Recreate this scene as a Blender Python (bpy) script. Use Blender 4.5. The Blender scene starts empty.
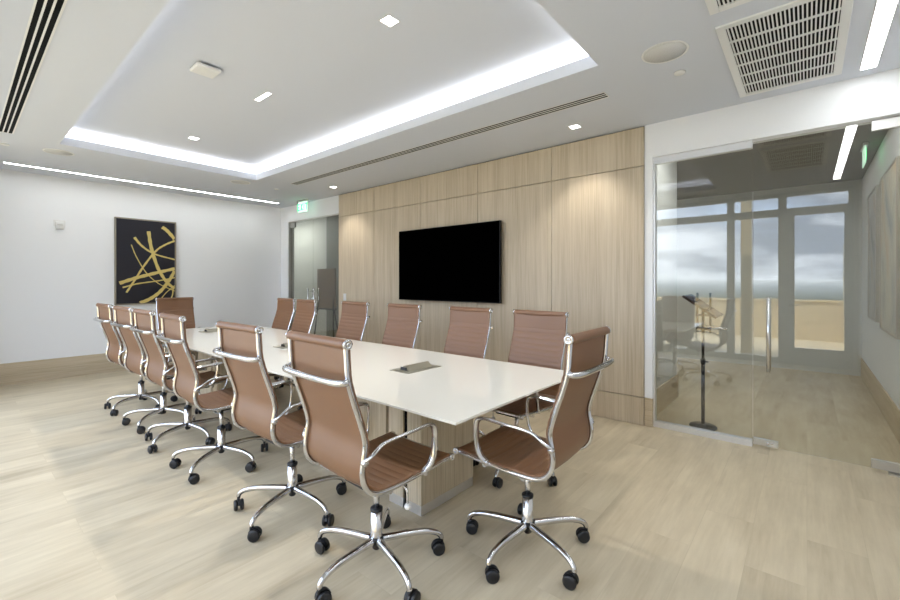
import bpy, bmesh, math, random
from mathutils import Vector, Matrix
R = math.radians
random.seed(7)
sc = bpy.context.scene
COL = sc.collection
H = 1.35           # camera height
CEIL = 2.82
TRAY = 3.0
GY = 4.2           # wall plane with the screen and the glass
XF = -8.0          # far wall
XR = 0.6           # right wall
YW = -0.40         # window wall
YB = 8.4           # back of the corridor behind the glass

# ------------------------------------------------------------------ helpers
class MB:
    """collects shapes into one mesh"""
    def __init__(s): s.bm = bmesh.new()
    def box(s, x0, x1, y0, y1, z0, z1, bevel=0.0, seg=2):
        bm = bmesh.new()
        bmesh.ops.create_cube(bm, size=1)
        for v in bm.verts:
            v.co = Vector(((x0+x1)/2 + v.co.x*(x1-x0), (y0+y1)/2 + v.co.y*(y1-y0), (z0+z1)/2 + v.co.z*(z1-z0)))
        if bevel > 0:
            bmesh.ops.bevel(bm, geom=bm.edges[:], offset=bevel, segments=seg, affect='EDGES', profile=.5)
        s._join(bm); return s
    def _join(s, bm, M=None):
        if M is not None: bm.transform(M)
        me = bpy.data.meshes.new('t'); bm.to_mesh(me); bm.free()
        s.bm.from_mesh(me); bpy.data.meshes.remove(me)
    def tube(s, pts, r, n=10, caps=True, ry=None, up=None):
        """sweep an ellipse (r sideways, ry along 'up') along a polyline; r may be a list"""
        pts = [Vector(p) for p in pts]; m = len(pts)
        rs = r if isinstance(r, (list, tuple)) else [r]*m
        T = []
        for i in range(m):
            a = pts[max(i-1, 0)]; b = pts[min(i+1, m-1)]
            T.append((b-a).normalized())
        u = Vector(up) if up is not None else Vector((0, 0, 1))
        if abs(T[0].dot(u)) > .95: u = Vector((0, 1, 0)) if abs(T[0].y) < .9 else Vector((1, 0, 0))
        N = (u - T[0]*u.dot(T[0])).normalized()
        rings = []
        for i in range(m):
            if i:
                N = (N - T[i]*N.dot(T[i]))
                N.normalize()
            B = T[i].cross(N)
            ring = []
            for k in range(n):
                a = 2*math.pi*k/n
                rr = rs[i]; r2 = rr if ry is None else rr*ry
                ring.append(s.bm.verts.new(pts[i] + B*math.cos(a)*rr + N*math.sin(a)*r2))
            rings.append(ring)
        for i in range(m-1):
            for k in range(n):
                f = s.bm.faces.new((rings[i][k], rings[i][(k+1) % n], rings[i+1][(k+1) % n], rings[i+1][k]))
                f.smooth = True
        if caps:
            s.bm.faces.new(rings[0][::-1]); s.bm.faces.new(rings[-1])
        return s
    def lathe(s, prof, n=24, M=None):
        """prof: list of (radius, z); closed at the ends when radius is 0"""
        bm = bmesh.new(); rings = []
        for r, z in prof:
            if r < 1e-6: rings.append([bm.verts.new((0, 0, z))])
            else: rings.append([bm.verts.new((r*math.cos(2*math.pi*k/n), r*math.sin(2*math.pi*k/n), z)) for k in range(n)])
        for a, b in zip(rings, rings[1:]):
            for k in range(n):
                k2 = (k+1) % n
                if len(a) == 1 and len(b) == 1: continue
                if len(a) == 1: f = bm.faces.new((a[0], b[k2], b[k]))
                elif len(b) == 1: f = bm.faces.new((a[k], a[k2], b[0]))
                else: f = bm.faces.new((a[k], a[k2], b[k2], b[k]))
                f.smooth = True
        bmesh.ops.recalc_face_normals(bm, faces=bm.faces[:])
        s._join(bm, M); return s
    def prism(s, poly, ax, a0, a1):
        """extrude a 2-D polygon along axis ax (0,1,2); the polygon lies in the other two axes"""
        def P(p, a):
            q = [0, 0, 0]; o = [i for i in range(3) if i != ax]
            q[o[0]], q[o[1]], q[ax] = p[0], p[1], a
            return s.bm.verts.new(q)
        A = [P(p, a0) for p in poly]; B = [P(p, a1) for p in poly]
        fs = [s.bm.faces.new(A), s.bm.faces.new(B[::-1])]
        for i in range(len(A)):
            j = (i+1) % len(A)
            fs.append(s.bm.faces.new((A[i], B[i], B[j], A[j])))
        bmesh.ops.recalc_face_normals(s.bm, faces=fs)
        return s
    def build(s, name, mat, parent=None, loc=None, smooth=False):
        me = bpy.data.meshes.new(name)
        s.bm.to_mesh(me); s.bm.free()
        if smooth:
            for p in me.polygons: p.use_smooth = True
        o = bpy.data.objects.new(name, me); COL.objects.link(o)
        if mat: me.materials.append(mat)
        if parent: o.parent = parent
        if loc is not None: o.location = loc
        return o

def tag(o, label=None, cat=None, group=None, kind=None):
    if label: o['label'] = label
    if cat: o['category'] = cat
    if group: o['group'] = group
    if kind: o['kind'] = kind
    return o
def empty(name, loc=(0, 0, 0), rz=0, **k):
    o = bpy.data.objects.new(name, None); COL.objects.link(o)
    o.location = loc; o.rotation_euler = (0, 0, rz); o.empty_display_size = .1
    return tag(o, **k)
def struct(o): o['kind'] = 'structure'; return o
def copy_tree(o, parent=None):
    c = o.copy(); COL.objects.link(c)
    if parent: c.parent = parent
    for ch in [x for x in KIDS.get(o.name, [])]: copy_tree(ch, c)
    return c
KIDS = {}
def index_kids(o):
    KIDS[o.name] = list(o.children)
    for ch in o.children: index_kids(ch)
def crom(pts, n=6):
    """Catmull-Rom through the points"""
    P = [Vector(p) for p in pts]; P = [P[0]*2-P[1]] + P + [P[-1]*2-P[-2]]
    out = []
    for i in range(1, len(P)-2):
        a, b, c, d = P[i-1], P[i], P[i+1], P[i+2]
        for k in range(n):
            t = k/n
            out.append(.5*((2*b) + (c-a)*t + (2*a-5*b+4*c-d)*t*t + (3*b-a-3*c+d)*t*t*t))
    out.append(P[-2]); return out

# ------------------------------------------------------------------ materials
def srgb(r, g, b):
    f = lambda c: c/12.92 if c <= .04045 else ((c+.055)/1.055)**2.4
    return (f(r/255), f(g/255), f(b/255), 1)
def mat(name, col=(.8, .8, .8, 1), rough=.5, metal=0., spec=.5, bump=None, coat=0, emit=None, estr=0, sheen=0):
    m = bpy.data.materials.new(name); m.use_nodes = True
    nt = m.node_tree; p = nt.nodes['Principled BSDF']
    p.inputs['Base Color'].default_value = col; p.inputs['Roughness'].default_value = rough
    p.inputs['Metallic'].default_value = metal; p.inputs['Specular IOR Level'].default_value = spec
    p.inputs['Coat Weight'].default_value = coat
    if sheen:
        p.inputs['Sheen Weight'].default_value = sheen
    if emit:
        p.inputs['Emission Color'].default_value = emit; p.inputs['Emission Strength'].default_value = estr
    # every surface gets a faint procedural irregularity
    tc = nt.nodes.new('ShaderNodeTexCoord'); nz = nt.nodes.new('ShaderNodeTexNoise')
    nz.inputs['Scale'].default_value = bump[0] if bump else 40
    nz.inputs['Detail'].default_value = 3
    nt.links.new(tc.outputs['Object'], nz.inputs['Vector'])
    if bump:
        b = nt.nodes.new('ShaderNodeBump'); b.inputs['Strength'].default_value = bump[1]; b.inputs['Distance'].default_value = .002
        nt.links.new(nz.outputs['Fac'], b.inputs['Height']); nt.links.new(b.outputs['Normal'], p.inputs['Normal'])
    else:
        mr = nt.nodes.new('ShaderNodeMapRange')
        mr.inputs['To Min'].default_value = max(rough-.015, 0); mr.inputs['To Max'].default_value = min(rough+.015, 1)
        nt.links.new(nz.outputs['Fac'], mr.inputs['Value']); nt.links.new(mr.outputs['Result'], p.inputs['Roughness'])
    return m
def ramp(nt, stops):
    r = nt.nodes.new('ShaderNodeValToRGB'); e = r.color_ramp.elements
    while len(e) < len(stops): e.new(.5)
    for i, (p, c) in enumerate(stops): e[i].position = p; e[i].color = c
    return r
def glass(name, tint, f0=.05):
    m = bpy.data.materials.new(name); m.use_nodes = True; nt = m.node_tree; nt.nodes.clear()
    out = nt.nodes.new('ShaderNodeOutputMaterial'); mix = nt.nodes.new('ShaderNodeMixShader')
    tr = nt.nodes.new('ShaderNodeBsdfTransparent'); gl = nt.nodes.new('ShaderNodeBsdfGlossy')
    tr.inputs['Color'].default_value = tint; gl.inputs['Roughness'].default_value = 0.0
    gl.inputs['Color'].default_value = (1, 1, 1, 1)
    g = nt.nodes.new('ShaderNodeNewGeometry')
    d = nt.nodes.new('ShaderNodeVectorMath'); d.operation = 'DOT_PRODUCT'
    nt.links.new(g.outputs['Incoming'], d.inputs[0]); nt.links.new(g.outputs['Normal'], d.inputs[1])
    def M(op, a, b=None):
        n = nt.nodes.new('ShaderNodeMath'); n.operation = op
        for i, v in enumerate((a, b)):
            if v is None: continue
            if isinstance(v, (int, float)): n.inputs[i].default_value = v
            else: nt.links.new(v, n.inputs[i])
        return n.outputs[0]
    c = M('ABSOLUTE', d.outputs['Value']); k = M('POWER', M('SUBTRACT', 1., c), 5.)
    fac = M('ADD', M('MULTIPLY', k, 1-f0), f0)
    nt.links.new(fac, mix.inputs[0]); nt.links.new(tr.outputs[0], mix.inputs[1]); nt.links.new(gl.outputs[0], mix.inputs[2])
    nt.links.new(mix.outputs[0], out.inputs[0])
    return m

def wood_material(name, dark, mid, light, along=2, rough=.5, scale=1.0, spec=.3):
    m = bpy.data.materials.new(name); m.use_nodes = True; nt = m.node_tree; p = nt.nodes['Principled BSDF']
    p.inputs['Roughness'].default_value = rough; p.inputs['Specular IOR Level'].default_value = spec
    tc = nt.nodes.new('ShaderNodeTexCoord')
    def stretched(sc_across, sc_along, detail, rg=.55):
        mp = nt.nodes.new('ShaderNodeMapping'); s = [sc_across*scale]*3; s[along] = sc_along*scale
        mp.inputs['Scale'].default_value = s
        nz = nt.nodes.new('ShaderNodeTexNoise'); nz.inputs['Scale'].default_value = 1; nz.inputs['Detail'].default_value = detail
        nz.inputs['Roughness'].default_value = rg
        nt.links.new(tc.outputs['Object'], mp.inputs['Vector']); nt.links.new(mp.outputs[0], nz.inputs['Vector'])
        return nz.outputs['Fac']
    a = stretched(14, .35, 5); b = stretched(90, 2.0, 4, .6)
    mx = nt.nodes.new('ShaderNodeMix'); mx.data_type = 'FLOAT'; mx.inputs[0].default_value = .6
    nt.links.new(a, mx.inputs[2]); nt.links.new(b, mx.inputs[3])
    r = ramp(nt, [(.33, dark), (.5, mid), (.68, light)])
    nt.links.new(mx.outputs[0], r.inputs[0]); nt.links.new(r.outputs[0], p.inputs['Base Color'])
    bp = nt.nodes.new('ShaderNodeBump'); bp.inputs['Strength'].default_value = .08; bp.inputs['Distance'].default_value = .002
    nt.links.new(b, bp.inputs['Height']); nt.links.new(bp.outputs[0], p.inputs['Normal'])
    return m
def floor_material():
    m = bpy.data.materials.new('oak_plank_floor'); m.use_nodes = True; nt = m.node_tree; p = nt.nodes['Principled BSDF']
    p.inputs['Specular IOR Level'].default_value = .35
    tc = nt.nodes.new('ShaderNodeTexCoord')
    mp = nt.nodes.new('ShaderNodeMapping'); mp.inputs['Rotation'].default_value = (0, 0, R(90))
    nt.links.new(tc.outputs['Object'], mp.inputs['Vector'])
    br = nt.nodes.new('ShaderNodeTexBrick')
    br.inputs['Scale'].default_value = 1; br.inputs['Brick Width'].default_value = 1.22; br.inputs['Row Height'].default_value = .228
    br.inputs['Mortar Size'].default_value = .0012; br.inputs['Mortar Smooth'].default_value = .6; br.inputs['Bias'].default_value = 0
    br.offset = .37
    br.inputs['Color1'].default_value = (0, 0, 0, 1); br.inputs['Color2'].default_value = (1, 1, 1, 1); br.inputs['Mortar'].default_value = (.2, .2, .2, 1)
    nt.links.new(mp.outputs[0], br.inputs['Vector'])
    def nz(sx, sy, detail, rg=.55, jitter=True):
        q = nt.nodes.new('ShaderNodeMapping'); q.inputs['Scale'].default_value = (sx, sy, 1)
        n = nt.nodes.new('ShaderNodeTexNoise'); n.noise_dimensions = '4D'
        n.inputs['Scale'].default_value = 1; n.inputs['Detail'].default_value = detail; n.inputs['Roughness'].default_value = rg
        nt.links.new(tc.outputs['Object'], q.inputs['Vector']); nt.links.new(q.outputs[0], n.inputs['Vector'])
        if jitter:
            mm = nt.nodes.new('ShaderNodeMath'); mm.operation = 'MULTIPLY'; mm.inputs[1].default_value = 6
            nt.links.new(br.outputs['Color'], mm.inputs[0]); nt.links.new(mm.outputs[0], n.inputs['W'])
        return n.outputs['Fac']
    g1 = nz(13, 1.3, 5, .6); g2 = nz(60, 4, 4, .6); g3 = nz(3.4, 1.3, 5, .6)
    def mixf(a, b, f):
        x = nt.nodes.new('ShaderNodeMix'); x.data_type = 'FLOAT'; x.inputs[0].default_value = f
        nt.links.new(a, x.inputs[2]); nt.links.new(b, x.inputs[3]); return x.outputs[0]
    v = mixf(mixf(mixf(g1, g2, .3), g3, .42), br.outputs['Color'], .06)
    r = ramp(nt, [(.31, srgb(160, 146, 121)), (.44, srgb(187, 173, 147)), (.57, srgb(203, 190, 164)), (.72, srgb(216, 204, 181))])
    nt.links.new(v, r.inputs[0])
    mo = nt.nodes.new('ShaderNodeMix'); mo.data_type = 'RGBA'; mo.blend_type = 'MULTIPLY'
    mm = nt.nodes.new('ShaderNodeMath'); mm.operation = 'MULTIPLY'; mm.inputs[1].default_value = .10
    nt.links.new(br.outputs['Fac'], mm.inputs[0]); nt.links.new(mm.outputs[0], mo.inputs[0])
    nt.links.new(r.outputs[0], mo.inputs[6]); mo.inputs[7].default_value = (.35, .3, .25, 1)
    nt.links.new(mo.outputs[2], p.inputs['Base Color'])
    rr = nt.nodes.new('ShaderNodeMapRange'); rr.inputs['To Min'].default_value = .42; rr.inputs['To Max'].default_value = .58
    nt.links.new(g1, rr.inputs['Value']); nt.links.new(rr.outputs[0], p.inputs['Roughness'])
    bp = nt.nodes.new('ShaderNodeBump'); bp.inputs['Strength'].default_value = .06; bp.inputs['Distance'].default_value = .002
    nt.links.new(g2, bp.inputs['Height']); nt.links.new(bp.outputs[0], p.inputs['Normal'])
    return m

M_floor = floor_material()
M_white = mat('white_wall_paint', srgb(234, 235, 237), .65, spec=.25, bump=(180, .05))
M_ceil = mat('white_ceiling_paint', srgb(208, 212, 220), .8, spec=.15, bump=(160, .04))
M_trimw = mat('white_satin_trim', srgb(232, 231, 229), .4)
M_panel = wood_material('oak_veneer', srgb(177, 162, 139), srgb(194, 179, 156), srgb(207, 194, 172), 2, .45)
M_base = wood_material('oak_baseboard', srgb(166, 150, 124), srgb(188, 172, 146), srgb(202, 188, 162), 0, .5)
M_base2 = wood_material('oak_baseboard_side', srgb(170, 155, 130), srgb(190, 175, 150), srgb(202, 188, 164), 1, .5)
M_ped = wood_material('greige_veneer', srgb(164, 149, 126), srgb(194, 181, 158), srgb(211, 201, 182), 2, .45, 1.2)
M_dark = mat('shadow_gap_black', srgb(14, 14, 14), .7, spec=.1)
M_black = mat('black_plastic', srgb(26, 26, 29), .42)
M_screen = mat('screen_black', (.0004, .0004, .0004, 1), .5, spec=.0)
M_bezel = mat('bezel_black', srgb(14, 14, 14), .4, spec=.2)
M_chrome = mat('polished_chrome', (.64, .64, .66, 1), .06, 1)
M_chrome2 = mat('satin_chrome', (.72, .72, .74, 1), .22, 1)
M_steel = mat('brushed_steel', (.62, .61, .58, 1), .34, 1)
M_alu = mat('aluminium_channel', (.75, .75, .76, 1), .38, .85)
M_leather = mat('saddle_brown_leather', srgb(116, 79, 49), .46, spec=.9, bump=(260, .12))
M_table = mat('cream_glass_top', srgb(240, 238, 229), .09, spec=.5, coat=.2)
M_tedge = mat('cream_edge', srgb(196, 190, 172), .25)
M_glass = glass('bronze_tinted_glass', (.87, .865, .83, 1), .075)
M_wglass = glass('window_glass', (.94, .955, .965, 1), .02)
M_led = mat('led_diffuser', (1, 1, 1, 1), .5, emit=(.95, .98, 1, 1), estr=15)
M_led2 = mat('downlight_lens', (1, 1, 1, 1), .5, emit=(1, .98, .95, 1), estr=10)
M_canvas = mat('navy_black_canvas', srgb(17, 16, 29), .55, bump=(60, .4))
M_outlet = mat('outlet_metal', srgb(150, 146, 132), .42, .55)
M_gold = mat('gold_brushwork', srgb(212, 190, 116), .5, .08, bump=(90, .6))
M_frame = mat('champagne_frame', srgb(150, 142, 128), .35, .4)
M_plastic = mat('white_plastic', srgb(226, 226, 224), .4)
M_greyp = mat('speaker_grille_grey', srgb(206, 206, 204), .7, bump=(900, .5))
M_green = mat('green_lit_letters', srgb(60, 200, 120), .5, emit=srgb(60, 215, 130), estr=1.6)
M_acryl = mat('edge_lit_acrylic', srgb(225, 245, 233), .2, emit=srgb(205, 248, 226), estr=.75)
M_wframe = mat('window_frame_grey', srgb(214, 220, 224), .4, .3)
M_beige = mat('beige_stucco', srgb(218, 200, 164), .85, bump=(60, .5))
M_deck = mat('sand_paving', srgb(214, 200, 170), .85, bump=(30, .4))
M_corrc = mat('corridor_ceiling_dimmed', srgb(122, 118, 108), .8)  # corridor dimness put into the colour, so ceiling reflections stand out
M_corr = mat('corridor_paint', srgb(206, 208, 206), .7, bump=(180, .05))
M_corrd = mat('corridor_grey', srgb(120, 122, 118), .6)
M_easel = mat('brown_board', srgb(120, 100, 82), .5)
M_stand = mat('black_metal', srgb(36, 35, 37), .38, .3)
M_plate = mat('slate_plate', srgb(92, 100, 120), .25, .4)
M_art = None

# ------------------------------------------------------------------ shell
B = MB; T = .15
struct(MB().box(XF-.2, XR+.2, YW-.2, GY+.15, -.12, 0).box(-12.2, XR+.2, GY+.15, YB+.2, -.12, 0).build('floor', M_floor))
# ceiling with a raised tray and a cove lip
TX0, TX1, TY0, TY1 = -6.07, -1.08, .73, 2.83
c = MB(); e = .19
c.box(XF-.2, TX0, YW-.2, GY+.15, CEIL, CEIL+.03); c.box(TX1, XR+.2, YW-.2, GY+.15, CEIL, CEIL+.03)
c.box(TX0, TX1, YW-.2, TY0, CEIL, CEIL+.03); c.box(TX0, TX1, TY1, GY+.15, CEIL, CEIL+.03)
for (x0, x1, y0, y1) in ((TX0-.014, TX0, TY0-.014, TY1+.014), (TX1, TX1+.014, TY0-.014, TY1+.014), (TX0, TX1, TY0-.014, TY0), (TX0, TX1, TY1, TY1+.014)):
    c.box(x0, x1, y0, y1, CEIL+.03, CEIL+.085)
for (x0, x1, y0, y1) in ((TX0-e-.03, TX0-e, TY0-e, TY1+e), (TX1+e, TX1+e+.03, TY0-e, TY1+e), (TX0-e, TX1+e, TY0-e-.03, TY0-e), (TX0-e, TX1+e, TY1+e, TY1+e+.03)):
    c.box(x0, x1, y0, y1, CEIL+.03, TRAY)
c.box(TX0-e-.03, TX1+e+.03, TY0-e-.03, TY1+e+.03, TRAY, TRAY+.08)
c.box(XF-.2, XR+.2, YW-.2, GY+.15, TRAY+.08, TRAY+.14)
struct(c.build('ceiling', M_ceil))
struct(MB().box(-12.2, XR+.2, GY+.15, YB+.2, CEIL, CEIL+.1).build('ceiling_corridor', M_corrc))  # darkened colour stands in for the dim corridor
struct(MB().box(XF-T, XF, YW-.1, GY+.15, 0, CEIL).build('wall_far', M_white))
struct(MB().box(XR, XR+T, YW-.1, GY+.15, 0, CEIL).build('wall_right', M_white))
# wall with the screen: white base wall behind the veneer, header over both glass fronts
w = MB()
w.box(-6.0, -1.095, GY+.03, GY+.15, 0, CEIL); w.box(-1.165, -1.095, GY, GY+.03, .265, CEIL)
w.box(-1.095, XR, GY, GY+.15, 2.51, CEIL); w.box(.545, XR, GY, GY+.15, 0, 2.51)
w.box(XF, -6.0, GY+.02, GY+.15, 2.52, CEIL); w.box(XF, -7.72, GY+.02, GY+.15, 0, 2.52)
struct(w.build('wall_screen', M_white))
struct(MB().box(-6.0, -1.165, GY+.012, GY+.03, 0, CEIL-.001).build('trim_1', M_dark))
# veneer panels
vp = struct(empty('wall_veneer', (0, 0, 0)))
xs = [-6.0, -5.08, -4.09, -3.1, -2.105, -1.165]; g = .0035
for a, b in zip(xs, xs[1:]):
    for z0, z1 in ((0.0, .265), (.265, 2.44), (2.44, CEIL-.010)):
        MB().box(a+g, b-g, GY-.018, GY+.012, z0+g, z1-g).build('panel', M_panel, vp)
struct(MB().box(-1.163, -1.0955, GY-.006, GY+.029, 0, .263).build('baseboard_jamb', M_base))
struct(MB().box(XF+.0002, XF+.014, YW, GY+.019, 0, .285).build('baseboard_far', M_base2))
struct(MB().box(XR-.014, XR-.0002, YW, GY-.001, 0, .265).build('baseboard_right', M_base2))

# ------------------------------------------------------------------ glass front on the right (fixed pane + door)
def patch(mb, x0, x1, z0, z1, y): mb.box(x0, x1, y-.016, y+.028, z0, z1, .003)
W1 = struct(empty('window_1', (0, 0, 0)))
MB().box(-1.08, -.343, GY+.054, GY+.066, .03, 2.47).build('pane', M_glass, W1)
MB().box(-1.095, -.343, GY+.03, GY+.09, 2.452, 2.51).box(-1.095, -.343, GY+.03, GY+.09, 0, .052).box(-1.095, -1.08, GY+.03, GY+.09, .052, 2.452).build('channel', M_alu, W1)
D1 = struct(empty('door_1', (0, 0, 0)))
MB().box(-.337, .535, GY+.054, GY+.066, .02, 2.5).build('pane', M_glass, D1)
mb = MB()
for (x0, x1, z0, z1) in ((-.337, -.175, .022, .075), (.352, .535, .022, .085), (.352, .535, 2.43, 2.5)):
    mb.box(x0, x1, GY+.044, GY+.076, z0, z1, .002)
mb.build('patch_fitting', M_steel, D1)
MB().lathe([(0, 0), (.011, 0), (.011, .006), (.004, .006), (0, .004)], 16, Matrix.Translation((-.24, GY+.044, .048)) @ Matrix.Rotation(R(90), 4, 'X')).box(-.22, -.205, GY+.04, GY+.046, .043, .053).build('lock', M_chrome2, D1)
mb = MB()
for sy in (GY+.005, GY+.115):
    mb.tube([(-.236, sy, .63), (-.236, sy, 1.225)], .0125, 14)
for z in (.72, 1.13):
    mb.tube([(-.236, GY+.0, z), (-.236, GY+.12, z)], .007, 10)
mb.build('handle', M_chrome2, D1)
MB().box(.44, .56, GY+.02, GY+.1, .0005, .014).build('floor_pivot', M_steel, D1)

# glass double door at the far end
D2 = struct(empty('door_2', (0, 0, 0)))
MB().box(-7.69, -6.912, GY+.06, GY+.072, .015, 2.5).build('pane', M_glass, D2)
MB().box(-6.902, -6.01, GY+.06, GY+.072, .015, 2.5).build('pane', M_glass, D2)
MB().box(-7.719, -7.7, GY+.03, GY+.1, 0, 2.519).box(-7.7, -6.003, GY+.03, GY+.1, 2.503, 2.519).build('frame', M_steel, D2)
MB().box(-7.69, -7.53, GY+.05, GY+.082, 2.4, 2.5).box(-7.69, -7.53, GY+.05, GY+.082, .015, .09).box(-6.16, -6.01, GY+.05, GY+.082, .015, .09).build('patch_fitting', M_steel, D2)
for x in (-7.0, -6.81):
    m_ = MB()
    for sy in (GY+.015, GY+.117): m_.tube([(x, sy, .84), (x, sy, 1.24)], .011, 10)
    for z in (.9, 1.18): m_.tube([(x, GY+.015, z), (x, GY+.117, z)], .006, 8)
    m_.build('handle', M_chrome2, D2)
MB().box(-6.985, -6.825, GY+.046, GY+.086, 1.03, 1.06).build('lock', M_chrome2, D2)

# ------------------------------------------------------------------ corridor behind the glass
struct(MB().box(XR, XR+T, GY+.15, YB+.1, 0, CEIL).build('wall_corridor_right', M_corr))
struct(MB().box(-12, XR, YB, YB+T, 0, CEIL).build('wall_corridor_back', M_corr))
struct(MB().box(-1.31, -1.17, GY+.15, 5.52, 0, CEIL).build('wall_corridor_left', M_corr))
struct(MB().box(-12.1, -12, GY+.15, YB, 0, CEIL).box(-12, XF-T, GY+.05, GY+.15, 0, CEIL).build('wall_corridor_far', M_corr))
struct(MB().box(-12, -1.31, 5.4, 5.52, 0, CEIL).build('wall_corridor_inner', M_corr))
struct(MB().box(-1.1698, -1.157, GY+.151, 5.53, 0, .265).box(-1.31, -1.157, 5.5202, 5.533, 0, .265).build('baseboard_corridor_left', M_base2))
struct(MB().box(XR-.013, XR-.0002, GY+.151, YB-.001, 0, .265).build('baseboard_corridor_right', M_base2))

def art_material(name, cols, sc_):
    m = bpy.data.materials.new(name); m.use_nodes = True; nt = m.node_tree; p = nt.nodes['Principled BSDF']; p.inputs['Roughness'].default_value = .6
    tc = nt.nodes.new('ShaderNodeTexCoord'); n = nt.nodes.new('ShaderNodeTexNoise'); n.inputs['Scale'].default_value = sc_; n.inputs['Detail'].default_value = 5
    n.inputs['Distortion'].default_value = 1.2
    nt.links.new(tc.outputs['Object'], n.inputs['Vector']); r = ramp(nt, [(.3, cols[0]), (.5, cols[1]), (.7, cols[2])])
    nt.links.new(n.outputs['Fac'], r.inputs[0]); nt.links.new(r.outputs[0], p.inputs['Base Color']); return m
M_artA = art_material('muted_grey_gold_canvas', [srgb(120, 122, 118), srgb(160, 158, 150), srgb(150, 118, 70)], 1.6)
M_artB = art_material('soft_ochre_canvas', [srgb(132, 138, 136), srgb(176, 170, 152), srgb(186, 140, 84)], 1.3)
for (y0, y1, z0, z1, m_, lab) in ((6.35, 7.15, .92, 2.38, M_artA, 'muted grey and gold abstract canvas deeper along the corridor wall behind the glass door'),
                                  (5.0, 6.05, .88, 2.38, M_artB, 'soft ochre abstract canvas on the corridor wall nearer the glass door')):
    f = empty('wall_painting', (XR-.03, (y0+y1)/2, z0), label=lab, cat='painting', group='paintings along the corridor wall')
    h = (y1-y0)/2
    MB().box(-.012, .0295, -h, -h+.02, 0, z1-z0).box(-.012, .0295, h-.02, h, 0, z1-z0).box(-.012, .0295, -h+.02, h-.02, 0, .02).box(-.012, .0295, -h+.02, h-.02, z1-z0-.02, z1-z0).build('frame', M_frame, f)
    MB().box(-.006, .028, -h+.021, h-.021, .021, z1-z0-.021).build('canvas', m_, f)

# floor stand with a tilted plate
st = empty('floor_stand', (-.74, 4.52, 0), label='slim black floor stand with round base and tilted plate behind the fixed glass pane', cat='stand')
MB().lathe([(0, 0), (.112, 0), (.115, .006), (.108, .016), (.03, .022), (.02, .03), (0, .03)], 36).build('base', M_stand, st)
MB().tube([(0, 0, .028), (0, 0, .62)], .016, 14).tube([(0, 0, .6), (0, 0, 1.13)], .0125, 14).build('pole', M_stand, st)
MB().lathe([(0, .585), (.02, .585), (.022, .6), (.022, .625), (.018, .64), (0, .64)], 18).tube([(.0, 0, .612), (.045, -.02, .612)], .008, 10).build('clamp', M_stand, st)
mb = MB(); mb.box(-.165, .165, -.11, .11, -.007, .007, .004)
pl = mb.build('plate', M_plate, st, (0, 0, 1.13)); pl.rotation_euler = (R(5), R(35), R(-4))
MB().box(-.167, .167, -.118, -.11, -.009, .012).build('lip', M_stand, pl)
mb = MB()
for x in (-.05, .055): mb.box(x-.009, x+.009, .02, .034, .88, 1.25, .003)
mb.box(-.06, .065, .0, .02, .90, .925).box(-.06, .065, .0, .02, 1.03, 1.05)
mb.build('bracket', M_stand, st)
MB().tube(crom([(0, 0, .94), (.08, -.05, .945), (.17, -.06, .93), (.2, -.06, .93)]), .008, 8).build('arm', M_chrome2, st)

# easel board seen through the far glass door
ea = empty('easel_board', (-7.45, 4.9, 0), label='brown presentation board on thin legs behind the far glass door', cat='easel')
MB().box(-.31, .31, -.015, .015, .82, 1.62, .004).build('board', M_easel, ea)
MB().box(-.32, .32, -.03, .02, .79, .82).build('tray', M_stand, ea)
for sx in (-1, 1): MB().tube([(sx*.2, 0.03, 1.55), (sx*.36, -.08, 0.01)], .012, 8).build('leg', M_stand, ea)
MB().tube([(0, .03, 1.5), (0, .34, .01)], .012, 8).build('leg', M_stand, ea)
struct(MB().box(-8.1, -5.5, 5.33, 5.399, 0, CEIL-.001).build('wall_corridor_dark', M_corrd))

# ------------------------------------------------------------------ window wall and balcony (seen in the glass reflection)
mulls = [-6.9, -5.17, -3.79, -2.41, -1.03, -.31]
for i, x0 in enumerate(mulls):
    x1 = mulls[i+1] if i+1 < len(mulls) else XR-.06
    door = (i == len(mulls)-1)
    r_ = struct(empty('door_3' if door else 'window_%d' % (i+2), (0, YW, 0)))
    f = .055; zb = .28 if door else .10
    fr = MB()
    fr.box(x0, x0+f, -.06, .04, 0, CEIL-.002); fr.box(x1-f, x1, -.06, .04, 0, CEIL-.002)
    fr.box(x0+f, x1-f, -.06, .04, CEIL-.06, CEIL-.002); fr.box(x0+f, x1-f, -.06, .04, 0, zb); fr.box(x0+f, x1-f, -.06, .04, 2.44, 2.56)
    if door: fr.box(x0+f, x0+f+.1, -.05, .03, zb, 2.44).box(x1-f-.045, x1-f, -.05, .03, zb, 2.44)
    fr.build('frame', M_wframe, r_)
    o = f+.1 if door else f
    MB().box(x0+o, x1-(f+.045 if door else f), -.012, .0, zb, 2.44).build('pane', M_wglass, r_)
    MB().box(x0+f, x1-f, -.012, .0, 2.56, CEIL-.06).build('pane', M_wglass, r_)
    if door:
        MB().tube(crom([(x0+.1, .03, .97), (x0+.1, .075, .97), (x0+.13, .085, .97), (x0+.22, .085, .97)]), .009, 10).lathe([(0, 0), (.022, 0), (.022, .01), (0, .01)], 16, Matrix.Translation((x0+.1, .04, .97)) @ Matrix.Rotation(R(90), 4, 'X')).build('handle', M_chrome2, r_)
struct(MB().box(XR-.06, XR, YW-.06, YW+.04, 0, CEIL).box(XF, -6.9, YW-.06, YW+.04, 0, CEIL).build('wall_window', M_white))  # far stretch is unseen, made solid to cut daylight at that end
struct(MB().box(-9.5, 1.3, -4.6, YW-.2, -.12, -.02).build('balcony_floor', M_deck))
struct(MB().box(-9.5, 1.3, -4.6, -4.45, -.02, .88).box(-9.5, 1.3, -4.63, -4.42, .88, .93).build('balcony_parapet', M_beige))
struct(MB().box(.62, .85, -4.4, -.62, -.02, 2.2).build('balcony_side_wall', M_beige))
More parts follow.
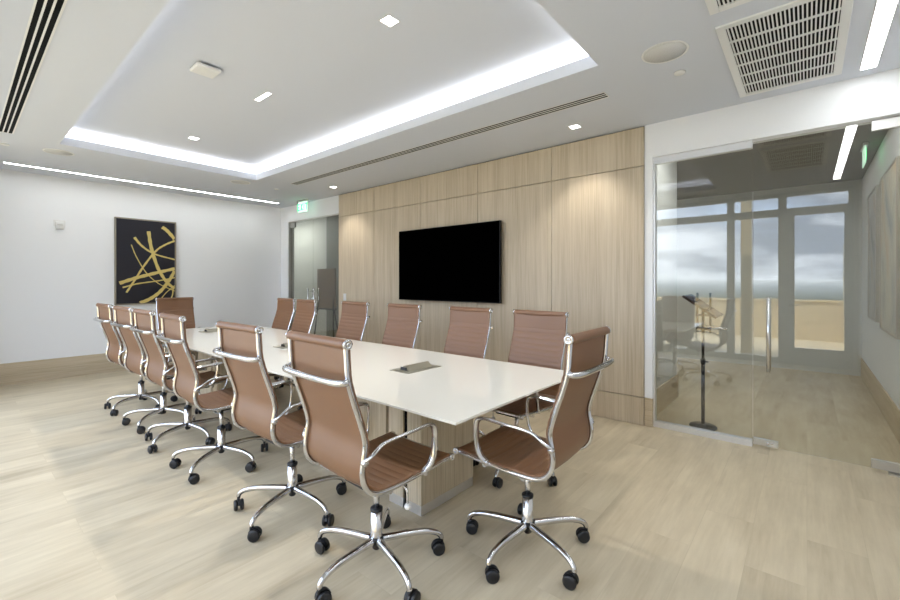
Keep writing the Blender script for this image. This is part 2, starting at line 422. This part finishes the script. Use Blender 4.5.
struct(MB().box(-.96, -.8, -1.3, -1.14, -.02, 3.0).build('balcony_column', M_beige))

# ------------------------------------------------------------------ conference table
t = empty('conference_table', (-3.655, 2.055, 0), label='long conference table with cream glass top on wood veneer pedestals', cat='table')
LX, LY = 2.5, .655
MB().box(-LX, LX, -LY, LY, .731, .7435, .002).build('tabletop', M_table, t)
MB().box(-LX+.03, LX-.03, -LY+.03, LY-.03, .722, .731).build('underframe', M_tedge, t)
def pedestal(x0, x1):
    y0, y1 = -.318, .177
    def slab(a, b, i_=0.):
        o = MB().box(a, b, y0+i_, y1-i_, .06, .722, .0015).build('pedestal_panel', M_ped, t)
        MB().box(a+.003, b-.003, y0+i_+.003, y1-i_-.003, 0, .0598).build('plinth', M_alu, o)
    for a, b in ((x0, x0+.115), (x0+.15, x0+.28), (x1-.28, x1-.15), (x1-.115, x1)): slab(a, b)
    slab(x0+.36, x1-.36, .05)
    for a in (x0+.1155, x1-.1495): MB().box(a, a+.034, y0+.012, y1-.012, .0, .722).build('cable_slot', M_dark, t)
pedestal(.93, 1.965); pedestal(-1.965, -.93)

pu = empty('power_unit', (0, 0, 0))
MB().box(-.092, .092, -.165, .165, 0, .003, .001).build('plate', M_outlet, pu)
MB().prism([(-.048, .003), (.048, .003), (.012, .036), (-.002, .036)], 1, -.115, .115).build('cover', M_outlet, pu)
MB().box(-.03, .028, -.118, -.1155, .006, .026).build('socket_face', M_black, pu)
tag(pu, cat='power outlet', group='flip-up outlets along the table')
index_kids(pu)
pul = ['ridged metal outlet unit in the table top nearest the camera', 'metal outlet unit midway along the table, showing between two chair backs', 'metal outlet unit at the far end of the white table top']
for i, x in enumerate((-2.095, -3.72, -5.58)):
    o = pu if i == 0 else copy_tree(pu)
    o.location = (x, 2.1, .7437); o['label'] = pul[i]

# ------------------------------------------------------------------ office chair
# side profile (forward y, height z), top of back to front of seat
PROF = [(-.318, 1.105), (-.314, 1.04), (-.308, .97), (-.286, .89), (-.255, .80), (-.232, .725), (-.228, .68), (-.238, .62), (-.241, .575), (-.228, .528),
        (-.195, .492), (-.145, .476), (-.08, .473), (0, .475), (.10, .482), (.20, .490), (.272, .494)]
def resample(pts, step):
    L = [0]
    for a, b in zip(pts, pts[1:]): L.append(L[-1] + (Vector(b)-Vector(a)).length)
    n = int(L[-1]/step); out = []
    j = 0
    for i in range(n+1):
        s = L[-1]*i/n
        while j < len(L)-2 and L[j+1] < s: j += 1
        f = (s-L[j])/(L[j+1]-L[j]); out.append(Vector(pts[j]).lerp(Vector(pts[j+1]), f))
    return out, L[-1]
def sling(s0, s1, W=.227, th=.012):
    """ribbed leather between the rails, from fraction s0 to s1 of the profile length"""
    sm = crom([(0, y, z) for y, z in PROF], 8)
    P, L = resample(sm, .0052)
    n = len(P); mb = MB(); bm = mb.bm
    i0, i1 = int(s0*(n-1)), int(s1*(n-1)); rows = []
    xs_ = [-W, -W+.006, -W+.03, -W/2, 0, W/2, W-.03, W-.006, W]
    for i in range(i0, i1+1):
        tdir = (P[min(i+1, n-1)]-P[max(i-1, 0)]).normalized()
        nrm = Vector((0, -tdir.z, tdir.y))            # towards the sitter
        if nrm.y < 0 and abs(nrm.y) > .5: nrm = -nrm
        if nrm.z < -.2: nrm = -nrm
        s = i*L/(n-1)
        rib = abs(math.sin(math.pi*(s-.11)/.041))**.45 if s > .11 else 1.0
        if s > L-.03: rib = 1.0
        front = []; back = []
        for x in xs_:
            edge = 1.0 if abs(x) < W-.004 else .35
            sag = .0125-.010*(1-(x/W)**2)
            front.append(bm.verts.new(P[i] + nrm*((th*.5 - .0042*(1-rib))*edge + sag) + Vector((x, 0, 0))))
            back.append(bm.verts.new(P[i] + nrm*(-th*.5*edge + sag) + Vector((x, 0, 0))))
        rows.append((front, back))
    m = len(xs_)
    for (fa, ba), (fb, bb) in zip(rows, rows[1:]):
        for k in range(m-1):
            bm.faces.new((fa[k], fa[k+1], fb[k+1], fb[k])).smooth = True
            bm.faces.new((ba[k+1], ba[k], bb[k], bb[k+1])).smooth = True
        bm.faces.new((fa[0], fb[0], bb[0], ba[0])); bm.faces.new((fb[-1], fa[-1], ba[-1], bb[-1]))
    for fr, bk in (rows[0], rows[-1]):
        for k in range(m-1): bm.faces.new((fr[k], bk[k], bk[k+1], fr[k+1]))
    bmesh.ops.recalc_face_normals(bm, faces=bm.faces[:])
    return mb
def make_chair():
    ch = empty('office_chair', (0, 0, 0))
    split = .545
    sling(0, split).build('backrest', M_leather, ch)
    sling(split+.006, 1).build('seat', M_leather, ch)
    XR_ = .222
    # rolled top edge with chrome end caps
    rl = MB().tube([(-.225, -.317, 1.108), (-.2, -.317, 1.108), (.2, -.317, 1.108), (.225, -.317, 1.108)], .0205, 16).build('top_roll', M_leather, ch)
    for s in (-1, 1):
        MB().lathe([(0, 0), (.0205, 0), (.0215, .004), (.0205, .01), (.012, .0125), (.011, .0085), (.005, .0085), (.004, .011), (0, .0115)], 20,
                   Matrix.Translation((s*.2252, -.317, 1.108)) @ Matrix.Rotation(R(90)*s, 4, 'Y')).build('end_cap', M_chrome, rl)
        rail = MB()
        path = crom([(s*XR_, y-.002, z) for y, z in PROF], 5)
        rail.tube(path, .0102, 12, ry=1.12, up=(0, -1, 0))
        # disc at the front end of the seat rail
        rail.lathe([(0, -.013), (.014, -.013), (.017, -.009), (.017, .009), (.014, .013), (.006, .013), (.005, .01), (0, .01)], 18,
                   Matrix.Translation((s*XR_, .283, .494)) @ Matrix.Rotation(R(90)*s, 4, 'Y'))
        rail.lathe([(0, 0), (.013, 0), (.013, .016), (.009, .02), (0, .02)], 14, Matrix.Translation((s*(XR_-.004), -.323, .962)) @ Matrix.Rotation(R(90)*s, 4, 'Y'))
        rail.build('side_rail', M_chrome, ch)
        # armrest loop
        ap = crom([(s*x, y, z) for x, y, z in ((.228, -.240, .634), (.244, -.226, .646), (.250, -.200, .664), (.250, -.172, .682), (.250, -.140, .690), (.250, -.09, .693), (.250, -.03, .696), (.250, .03, .699),
                   (.250, .08, .7015), (.250, .105, .7005), (.250, .124, .693), (.250, .136, .678), (.250, .141, .655), (.250, .141, .62), (.2495, .138, .58), (.247, .130, .542), (.242, .114, .510), (.231, .094, .489))], 3)
        ar = MB().tube(ap, .0150, 10, ry=.55, up=(0, 0, 1))
        ar.lathe([(0, -.012), (.012, -.012), (.013, 0), (.012, .012), (0, .012)], 12, Matrix.Translation((s*.232, -.240, .628)) @ Matrix.Rotation(R(90), 4, 'Y'))
        ar.lathe([(0, -.012), (.012, -.012), (.013, 0), (.012, .012), (0, .012)], 12, Matrix.Translation((s*.232, .094, .488)) @ Matrix.Rotation(R(90), 4, 'Y'))
        ar.build('armrest', M_chrome, ch)
    # cross bar behind the back, bowed away from the leather
    cb = crom([(x, y+.007, z+.007) for x, y, z in ((-.232, -.325, .957), (-.226, -.345, .956), (-.19, -.361, .955), (-.08, -.366, .954), (.08, -.366, .954), (.19, -.361, .955), (.226, -.345, .956), (.232, -.325, .957))], 4)
    MB().tube(cb, .0125, 10, ry=1.15, up=(0, 0, 1)).build('cross_bar', M_chrome, ch)
    # under the seat
    MB().tube([(-.215, -.09, .455), (.215, -.09, .455)], .011, 10).tube([(-.215, .12, .462), (.215, .12, .462)], .011, 10).tube([(-.215, .283, .494), (.215, .283, .494)], .008, 10).build('spreader_bar', M_chrome, ch)
    MB().box(-.075, .075, -.13, .15, .425, .452, .006).box(-.05, .05, -.06, .08, .40, .426, .006).build('tilt_mechanism', M_black, ch)
    lv = MB().tube(crom([(.06, .02, .428), (.13, .03, .427), (.172, .03, .418), (.185, .03, .395), (.187, .03, .35)], 4), .0055, 8).build('lever', M_chrome2, ch)
    MB().lathe([(0, -.016), (.009, -.013), (.0155, -.004), (.0155, .004), (.009, .013), (0, .016)], 14, Matrix.Translation((.187, .03, .336))).build('knob', M_plastic, lv)
    MB().tube([(0, 0, .25), (0, 0, .405)], .0145, 16).build('gas_post', M_chrome2, ch)
    MB().lathe([(0, .262), (.0285, .262), (.0295, .265), (.0295, .276), (.022, .280), (0, .280)], 20).build('collar', M_black, ch)
    MB().lathe([(0, .13), (.03, .13), (.028, .144), (.0275, .264), (0, .264)], 20).build('column', M_chrome2, ch)
    MB().lathe([(0, .082), (.016, .082), (.02, .088), (.024, .112), (.034, .116), (.036, .138), (.03, .144), (0, .144)], 20).build('base_hub', M_black, ch)
    for k in range(5):
        a = MB()
        pth = crom([(.022, 0, .126), (.09, 0, .127), (.17, 0, .127), (.235, 0, .123), (.285, 0, .111), (.312, 0, .094), (.322, 0, .073)], 4)
        n = len(pth); rs = [.0185 - .006*min(i/(n*.75), 1) for i in range(n)]
        a.tube(pth, rs, 10, ry=1.05, up=(0, 0, 1))
        arm = a.build('base_arm', M_chrome, ch); arm.rotation_euler = (0, 0, R(72*k))
        cs = MB()
        for s in (-1, 1):
            cs.lathe([(0, -.010), (.024, -.010), (.0305, -.006), (.0315, 0), (.0305, .006), (.025, .009), (.012, .0105), (0, .010)], 20,
                     Matrix.Translation((-.018, s*.0165, .0316)) @ Matrix.Rotation(R(90), 4, 'X'))
        # hood over the two wheels and the stem
        cs.prism([(-.052+.034+.034*math.cos(q), .0316+.0345*math.sin(q)) for q in [R(v) for v in range(15, 170, 15)]] + [(-.052+.034-.02, .034), (-.018+.018, .03)], 1, -.0062, .0062)
        cs.tube([(0, 0, .045), (0, 0, .076)], .0085, 10)
        co = cs.build('caster', M_black, arm, (.322, 0, 0)); co.rotation_euler = (0, 0, R(random.uniform(-60, 60)))
    tag(ch, cat='office chair', group='brown high-back chairs around the table')
    return ch
proto = make_chair(); index_kids(proto)
chairs = [
 (-1.565, 1.304, 88, -87, 'brown leather office chair nearest the camera, back turned, at the table near left corner'),
 (-2.335, 1.304, 91.3, -68, 'second brown chair from the camera along the window side of the table'),
 (-3.32, 1.288, 88.3, -55, 'third brown chair from the camera along the window side of the table'),
 (-4.07, 1.306, 90.5, -63, 'fourth brown chair from the camera along the window side of the table'),
 (-4.735, 1.31, 92.7, -50, 'fifth brown chair from the camera along the window side of the table'),
 (-5.48, 1.31, 92, -58, 'farthest brown chair in the window side row, seen leftmost in the photo'),
 (-1.08, 1.882, 181.2, -93, 'dark brown chair at the near head of the table, its back to the glass door'),
 (-1.59, 2.615, -92.4, -83, 'brown chair on the screen side of the table, nearest the near head of the table'),
 (-2.276, 2.62, -93, -30, 'brown ribbed chair facing us under the right edge of the screen'),
 (-3.105, 2.62, -91, -75, 'brown ribbed chair facing us under the left part of the screen'),
 (-3.90, 2.62, -90, -40, 'brown ribbed chair facing us left of the screen, below the light switch'),
 (-4.83, 2.56, -93, -55, 'brown ribbed chair facing us, second from the far end of the screen side row'),
 (-5.43, 2.62, -92, -20, 'farthest brown chair of the screen side row, in front of the far glass door'),
 (-6.58, 2.05, 0, -10, 'brown chair at the far head of the table, in front of the navy painting'),
]
for i, (x, y, face, ph, lab) in enumerate(chairs):
    o = proto if i == 0 else copy_tree(proto)
    o.location = (x, y, 0); o.rotation_euler = (0, 0, R(face-90)); o['label'] = lab
    k = 0
    for c_ in o.children:
        if c_.name.startswith('base_arm'):
            c_.rotation_euler = (0, 0, R(ph + 72*k - (face-90))); k += 1
            for w_ in c_.children: w_.rotation_euler = (0, 0, R(random.uniform(-75, 75)))

# ------------------------------------------------------------------ things on the walls
tv = empty('television', (-3.573, GY-.018, 1.1), label='large black flat television on the wood veneer wall', cat='television')
MB().box(-.857, .857, -.085, -.045, 0, .968, .004).build('housing', M_bezel, tv)
MB().box(-.849, .849, -.0862, -.0852, .012, .961).build('screen', M_screen, tv)
MB().box(-.35, .35, -.046, -.0005, .3, .7).build('wall_mount', M_black, tv)

pt = empty('framed_painting', (XF, 1.975, 1.0), label='tall navy abstract painting with gold strokes on the far white wall', cat='painting')
PH, PW = 1.335, .405
MB().box(0.0005, .05, -PW, -PW+.018, 0, PH).box(0.0005, .05, PW-.018, PW, 0, PH).box(0.0005, .05, -PW+.018, PW-.018, 0, .018).box(0.0005, .05, -PW+.018, PW-.018, PH-.018, PH).build('frame', M_frame, pt)
cv = MB().box(.002, .042, -PW+.0185, PW-.0185, .0185, PH-.0185).build('canvas', M_canvas, pt)
LIFT = [0.]
def stroke(pts, w0, w1):
    """flat brush stroke lying on the canvas; points are (across 0..1, down 0..1)"""
    P = crom([(0, -PW+.02+u*(2*PW-.04), PH-.02-v*(PH-.04)) for u, v in pts], 8)
    n = len(P); mb = MB(); bm = mb.bm; L_ = []; 
    for i, p in enumerate(P):
        d = (P[min(i+1, n-1)]-P[max(i-1, 0)]).normalized(); q = Vector((0, -d.z, d.y))
        w_ = w0+(w1-w0)*i/(n-1); w_ *= 1+.12*math.sin(i*1.7)
        row = []
        for sgn, x in ((-1, .0421), (-1, .0435+LIFT[0]), (1, .0435+LIFT[0]), (1, .0421)):
            pp = p+q*sgn*w_/2
            pp.y = max(-PW+.0195, min(PW-.0195, pp.y)); pp.z = max(.0195, min(PH-.0195, pp.z))
            row.append(bm.verts.new((x, pp.y, pp.z)))
        L_.append(row)
    for a, b in zip(L_, L_[1:]):
        for k in range(4):
            try: bm.faces.new((a[k], a[(k+1) % 4], b[(k+1) % 4], b[k]))
            except ValueError: pass
    bm.faces.new(L_[0]); bm.faces.new(L_[-1][::-1]); bmesh.ops.recalc_face_normals(bm, faces=bm.faces[:])
    LIFT[0] += .0009
    mb.build('gold_stroke', M_gold, cv)
for pts, a, b in (
    ([(.53, .125), (.58, .33), (.70, .58), (.86, .75), (1, .83)], .048, .04),
    ([(.29, .21), (.42, .31), (.64, .40), (1, .46)], .034, .02),
    ([(.24, .30), (.33, .45), (.50, .64), (.72, .77), (1, .86)], .012, .014),
    ([(.77, .06), (.86, .10), (1, .20)], .05, .05),
    ([(1, .22), (.82, .28), (.66, .36), (.46, .54), (.28, .74), (.16, .87)], .028, .026),
    ([(.05, .76), (.30, .70), (.62, .64), (1, .575)], .05, .046),
    ([(.10, .81), (.35, .765), (.7, .73), (1, .69)], .022, .016),
    ([(1, .60), (.90, .72), (.74, .86), (.56, .95), (.38, 1.0)], .044, .05),
    ([(.97, .80), (.96, .9), (.92, .97)], .016, .014),
    ([(1, .79), (.84, .88), (.72, .98)], .012, .012)):
    stroke(pts, a, b)

sn = empty('wall_sensor', (XF, .962, 2.15), label='small white sensor high on the far wall left of the painting', cat='sensor')
MB().box(.0005, .012, -.062, .062, -.02, .068, .004).build('back_plate', M_plastic, sn)
MB().prism([(.012, .045), (.045, .03), (.055, -.01), (.04, -.05), (.012, -.06)], 1, -.042, .042).build('housing', M_plastic, sn)
MB().box(.05, .056, -.03, .03, -.012, .006).build('lens', M_steel, sn)

sw = empty('light_switch', (-5.82, GY-.018, 1.1), label='white wall switch plate on the veneer near the far glass door', cat='light switch')
MB().box(-.036, .036, -.0075, -.0005, -.06, .06, .003).build('plate', M_plastic, sw)
MB().box(-.017, .017, -.011, -.0078, -.033, .033, .002).build('rocker', M_trimw, sw)

# exit signs (edge lit)
def letters(parent, w_, hgt, y):
    """EXIT built from bars, facing -y"""
    th = hgt*.17; cw = hgt*.62; gap = hgt*.22
    widths = [cw, cw, th, cw]; tot = sum(widths)+3*gap; x = -tot/2; mb = MB()
    for chs, cw_ in zip('EXIT', widths):
        if chs == 'E':
            mb.box(x, x+th, y-.002, y, -hgt/2, hgt/2)
            for zz in (-hgt/2, -th/2, hgt/2-th): mb.box(x+th, x+cw_*(1 if zz != -th/2 else .85), y-.002, y, zz, zz+th)
        elif chs == 'X':
            t_ = th*.62
            mb.prism([(x, -hgt/2), (x+2*t_, -hgt/2), (x+cw_, hgt/2), (x+cw_-2*t_, hgt/2)], 1, y-.002, y)
            mb.prism([(x, hgt/2), (x+2*t_, hgt/2), (x+cw_, -hgt/2), (x+cw_-2*t_, -hgt/2)], 1, y-.0024, y-.0001)
        elif chs == 'I': mb.box(x, x+th, y-.002, y, -hgt/2, hgt/2)
        else:
            mb.box(x, x+cw_, y-.002, y, hgt/2-th, hgt/2); mb.box(x+cw_/2-th/2, x+cw_/2+th/2, y-.002, y, -hgt/2, hgt/2-th)
        x += cw_+gap
    return mb.build('lettering', M_green, parent)
def exit_sign(loc, rz, lab):
    s = empty('exit_sign', loc, rz, label=lab, cat='exit sign', group='green edge-lit exit signs')
    MB().box(-.16, .16, -.022, .022, -.032, -.0005, .004).build('mount', M_steel, s)
    MB().box(-.15, .15, -.004, .004, -.215, -.033, .001).build('panel', M_acryl, s)
    letters(s, .26, .125, -.0045).location = (0, 0, -.125)
exit_sign((-6.9, 4.05, CEIL), 0, 'green lit EXIT sign hanging above the far glass door')
exit_sign((.47, 6.35, CEIL), R(90), 'green lit EXIT sign seen edge-on in the corridor behind the right glass door')

# ------------------------------------------------------------------ ceiling fittings
def slot_diffuser(x0, x1, yc, lab):
    d = empty('slot_diffuser', ((x0+x1)/2, yc, CEIL), label=lab, cat='air diffuser', group='long slot diffusers')
    h = (x1-x0)/2; W_ = .056
    MB().box(-h, h, -W_+.006, W_-.006, -.002, -.0004).build('plenum', M_dark, d)
    f = MB()
    for yy in (-W_, -.0213, .0113, W_-.01):
        f.box(-h, h, yy, yy+.010, -.0042, -.0021)
    f.box(-h-.006, -h, -W_, W_, -.0042, -.0005).box(h, h+.006, -W_, W_, -.0042, -.0005)
    f.build('rails', M_plastic, d)
slot_diffuser(-5.88, -1.2, 3.305, 'long three-slot ceiling diffuser between the tray and the veneer wall')
slot_diffuser(-6.0, -1.1, .328, 'long three-slot ceiling diffuser on the window side, top left of the photo')

def grille(x0, x1, y0, y1, lab):
    d = empty('return_grille', ((x0+x1)/2, (y0+y1)/2, CEIL), label=lab, cat='air vent', group='square ceiling return grilles')
    hx, hy = (x1-x0)/2, (y1-y0)/2; b = .045
    f = MB()
    f.box(-hx, -hx+b, -hy, hy, -.012, -.0005, .002).box(hx-b, hx, -hy, hy, -.012, -.0005, .002).box(-hx+b, hx-b, -hy, -hy+b, -.012, -.0005, .002).box(-hx+b, hx-b, hy-b, hy, -.012, -.0005, .002)
    f.build('frame', M_plastic, d)
    MB().box(-hx+b, hx-b, -hy+b, hy-b, -.002, -.0005).build('backing', M_dark, d)
    g_ = MB(); ix, iy = hx-b, hy-b; n = 27
    for k in range(n):
        x = -ix + 2*ix*(k+.5)/n; g_.box(x-.0038, x+.0038, -iy, iy, -.011, -.003)
    for k in range(1, 6):
        y = -iy+2*iy*k/6; g_.box(-ix, ix, y-.007, y+.007, -.0115, -.0035)
    g_.build('louvre', M_plastic, d)
grille(-.405, .185, 2.84, 4.03, 'white ceiling return grille beside the glass front')
grille(-.405, .185, 1.46, 2.68, 'white ceiling return grille cut off by the top edge of the photo')

def downlight(x, y, z, lab, sx=.041, sy=.041, group='recessed ceiling downlights'):
    d = empty('recessed_downlight', (x, y, z), label=lab, cat='downlight', group=group)
    f = MB(); b = .008
    f.box(-sx-b, sx+b, -sy-b, -sy, -.004, -.0004).box(-sx-b, sx+b, sy, sy+b, -.004, -.0004).box(-sx-b, -sx, -sy, sy, -.004, -.0004).box(sx, sx+b, -sy, sy, -.004, -.0004)
    f.build('trim', M_plastic, d)
    MB().box(-sx, sx, -sy, sy, -.002, -.0004).build('lens', M_led2, d)
    return d
downlight(-1.675, 3.80, CEIL, 'square downlight above the right end of the veneer wall')
downlight(-5.59, 3.80, CEIL, 'square downlight above the left end of the veneer wall')
downlight(-2.01, 1.78, TRAY, 'square downlight in the raised tray nearest the camera')
downlight(-5.36, 1.78, TRAY, 'square downlight in the raised tray farthest from the camera')
downlight(-3.69, 1.78, TRAY, 'short linear downlight in the middle of the raised tray', .115, .019)

def strip(x0, x1, y0, y1, lab):
    d = empty('ceiling_strip_light', ((x0+x1)/2, (y0+y1)/2, CEIL), label=lab, cat='ceiling light', group='linear ceiling lights')
    hx, hy = (x1-x0)/2, (y1-y0)/2; b = .006
    MB().box(-hx, hx, -hy, hy, -.003, -.0004).build('diffuser', M_led, d)
    MB().box(-hx-b, -hx, -hy-b, hy+b, -.005, -.0004).box(hx, hx+b, -hy-b, hy+b, -.005, -.0004).box(-hx, hx, -hy-b, -hy, -.005, -.0004).box(-hx, hx, hy, hy+b, -.005, -.0004).build('trim', M_trimw, d)
strip(-7.545, -7.495, .40, 3.92, 'thin linear ceiling light along the far wall')
strip(.282, .36, .37, 4.06, 'linear ceiling light beside the return grilles at the right')

sp = empty('ceiling_speaker', (0, 0, CEIL)); tag(sp, cat='speaker', group='round ceiling speakers')
MB().lathe([(0, -.004), (.122, -.004), (.122, -.0004), (0, -.0004)], 40).build('grille', M_greyp, sp)
MB().lathe([(.122, -.0006), (.122, -.005), (.135, -.004), (.137, -.0006), (.122, -.0006)], 40).build('rim', M_plastic, sp)
index_kids(sp)
for i, (x, y, lab) in enumerate(((-.695, 2.945, 'round ceiling speaker between the raised tray and the return grille'),
                                 (-6.46, .77, 'round ceiling speaker at the far left corner of the tray, by the window side'),
                                 (-6.36, 2.73, 'round ceiling speaker by the far right corner of the raised tray'))):
    o = sp if i == 0 else copy_tree(sp)
    o.location = (x, y, CEIL); o['label'] = lab
cap = tag(MB().lathe([(0, -.012), (.03, -.012), (.036, -.008), (.036, -.0004), (0, -.0004)], 24).build('ceiling_sprinkler_cap', M_plastic), cat='sprinkler', group='flat sprinkler caps')
for i, (x, y, lab) in enumerate(((-.68, 3.29, 'flat white sprinkler cap beside the round speaker near the grille'),
                                 (-6.52, .354, 'flat white sprinkler cap past the far end of the window side diffuser'),
                                 (-6.4, 3.3, 'flat white sprinkler cap past the far end of the diffuser by the veneer wall'))):
    o = cap if i == 0 else cap.copy()
    if i: COL.objects.link(o)
    o.location = (x, y, CEIL); o['label'] = lab
ap = empty('access_point', (-3.52, 1.25, TRAY), R(0), label='white rounded wireless access point on the raised tray ceiling', cat='access point')
MB().box(-.085, .085, -.085, .085, -.04, -.014, .012, 4).build('housing', M_plastic, ap)
MB().box(-.05, .05, -.05, .05, -.014, -.0004).build('bracket', M_black, ap)

# ------------------------------------------------------------------ lights
def area(name, loc, rot, sx, sy, watt, col=(1, 1, 1)):
    l = bpy.data.lights.new(name, 'AREA'); l.shape = 'RECTANGLE'; l.size = sx; l.size_y = sy; l.energy = watt; l.color = col
    o = bpy.data.objects.new(name, l); COL.objects.link(o); o.location = loc; o.rotation_euler = rot
    return o
cz = CEIL+.055; ce = .1; COVE = 3.3; cc = (1, .985, .955)
cl = TX1-TX0; cw = TY1-TY0
for nm, x, y, sx, sy, dim in (('cove_lamp', (TX0+TX1)/2, TY0-ce, cl, .13, .45), ('cove_lamp', (TX0+TX1)/2, TY1+ce, cl, .13, 1), ('cove_lamp', TX0-ce, (TY0+TY1)/2, .13, cw, 1), ('cove_lamp', TX1+ce, (TY0+TY1)/2, .13, cw, .6)):
    area(nm, (x, y, cz), (R(180), 0, 0), sx, sy, COVE*max(sx, sy)*dim, cc)
def spot(loc, watt, ang, tgt, col=(1, .94, .86)):
    l = bpy.data.lights.new('downlight_lamp', 'SPOT'); l.energy = watt; l.spot_size = R(ang); l.spot_blend = .7; l.color = col; l.shadow_soft_size = .03
    o = bpy.data.objects.new('downlight_lamp', l); COL.objects.link(o); o.location = loc
    o.rotation_euler = (Vector(tgt)-Vector(loc)).to_track_quat('-Z', 'Y').to_euler()
spot((-1.675, 3.80, CEIL-.02), 26, 95, (-1.675, 3.95, 0))
spot((-5.59, 3.80, CEIL-.02), 26, 95, (-5.59, 3.95, 0))
spot((-2.01, 1.78, TRAY-.02), 62, 90, (-2.01, 1.78, 0))
spot((-5.36, 1.78, TRAY-.02), 62, 90, (-5.36, 1.78, 0))
spot((-3.69, 1.78, TRAY-.02), 62, 90, (-3.69, 1.78, 0))
area('corridor_fill', (-3.2, 6.9, CEIL-.01), (0, 0, 0), 3.0, .3, 34, (.95, .99, 1))  # added fill, no fixture: brightens the corridor from out of view
area('corridor_fill', (-.3, 4.75, CEIL-.01), (0, 0, 0), 1.2, .2, 16, (.95, .98, 1))  # added fill hidden above the glass header, lifts stub wall and floor
area('corridor_fill', (-9.3, 4.8, CEIL-.01), (0, 0, 0), 1.5, .3, 19, (.95, 1, .97))  # added fill, unseen, brightens the space behind the far glass door
pl_ = area('window_portal', ((-6.9+XR)/2, YW-.1, CEIL/2), (R(90), 0, R(180)), XR+6.9, CEIL, 1)
pl_.data.cycles.is_portal = True
sl = bpy.data.lights.new('sun', 'SUN'); sl.energy = 7; sl.angle = R(.6); sl.color = (1, .94, .84)
so = bpy.data.objects.new('sun', sl); COL.objects.link(so)
so.rotation_euler = Vector((.25, -.42, -1.0)).to_track_quat('-Z', 'Y').to_euler()

# world: hazy sky with clouds
wd = bpy.data.worlds.new('sky'); sc.world = wd; wd.use_nodes = True; nt = wd.node_tree; nt.nodes.clear()
out = nt.nodes.new('ShaderNodeOutputWorld'); bg = nt.nodes.new('ShaderNodeBackground')
tc = nt.nodes.new('ShaderNodeTexCoord'); sx = nt.nodes.new('ShaderNodeSeparateXYZ'); nt.links.new(tc.outputs['Generated'], sx.inputs[0])
skyr = ramp(nt, [(.0, srgb(60, 66, 58)), (.485, srgb(96, 104, 98)), (.497, srgb(170, 176, 176)), (.503, srgb(238, 238, 232)), (.56, srgb(205, 216, 228)), (.75, srgb(150, 180, 215)), (1, srgb(110, 150, 205))])
mr = nt.nodes.new('ShaderNodeMapRange'); mr.inputs['From Min'].default_value = -1; nt.links.new(sx.outputs['Z'], mr.inputs['Value']); nt.links.new(mr.outputs[0], skyr.inputs[0])
mp = nt.nodes.new('ShaderNodeMapping'); mp.inputs['Scale'].default_value = (2.2, 2.2, 6.5); nt.links.new(tc.outputs['Generated'], mp.inputs['Vector'])
nz = nt.nodes.new('ShaderNodeTexNoise'); nz.inputs['Scale'].default_value = 1.3; nz.inputs['Detail'].default_value = 6; nz.inputs['Roughness'].default_value = .55
nt.links.new(mp.outputs[0], nz.inputs['Vector'])
cr = ramp(nt, [(.36, (0, 0, 0, 1)), (.5, (1, 1, 1, 1))]); nt.links.new(nz.outputs['Fac'], cr.inputs[0])
gt = nt.nodes.new('ShaderNodeMath'); gt.operation = 'GREATER_THAN'; gt.inputs[1].default_value = .004; nt.links.new(sx.outputs['Z'], gt.inputs[0])
mu = nt.nodes.new('ShaderNodeMath'); mu.operation = 'MULTIPLY'; nt.links.new(cr.outputs[0], mu.inputs[0]); nt.links.new(gt.outputs[0], mu.inputs[1])
nz2 = nt.nodes.new('ShaderNodeTexNoise'); nz2.inputs['Scale'].default_value = 2.4; nz2.inputs['Detail'].default_value = 4; nt.links.new(mp.outputs[0], nz2.inputs['Vector'])
cloudc = ramp(nt, [(.40, srgb(150, 156, 164)), (.60, srgb(250, 249, 246))]); nt.links.new(nz2.outputs['Fac'], cloudc.inputs[0])
mx = nt.nodes.new('ShaderNodeMix'); mx.data_type = 'RGBA'; nt.links.new(mu.outputs[0], mx.inputs[0]); nt.links.new(skyr.outputs[0], mx.inputs[6]); nt.links.new(cloudc.outputs[0], mx.inputs[7])
tn = nt.nodes.new('ShaderNodeMix'); tn.data_type = 'RGBA'; tn.blend_type = 'MULTIPLY'; tn.inputs[0].default_value = 1; tn.inputs[7].default_value = (.89, .97, 1.12, 1)
nt.links.new(mx.outputs[2], tn.inputs[6]); nt.links.new(tn.outputs[2], bg.inputs['Color']); bg.inputs['Strength'].default_value = 5.2
nt.links.new(bg.outputs[0], out.inputs['Surface'])

# ------------------------------------------------------------------ camera
cam = bpy.data.cameras.new('camera'); co = bpy.data.objects.new('camera', cam); COL.objects.link(co)
co.location = (0, 0, H); co.rotation_euler = (R(90), 0, R(40.3))
cam.sensor_width = 36; cam.lens = 421/900*36; cam.shift_y = -18/900; cam.clip_start = .02
sc.camera = co
sc.view_settings.view_transform = 'Standard'; sc.view_settings.look = 'None'; sc.view_settings.gamma = 1
sc.view_settings.exposure = 0.47; sc.view_settings.use_curve_mapping = False
sc.cycles.max_bounces = 10; sc.cycles.diffuse_bounces = 5; sc.cycles.glossy_bounces = 5; sc.cycles.transparent_max_bounces = 16
sc.cycles.sample_clamp_indirect = 8; sc.cycles.use_denoising = True
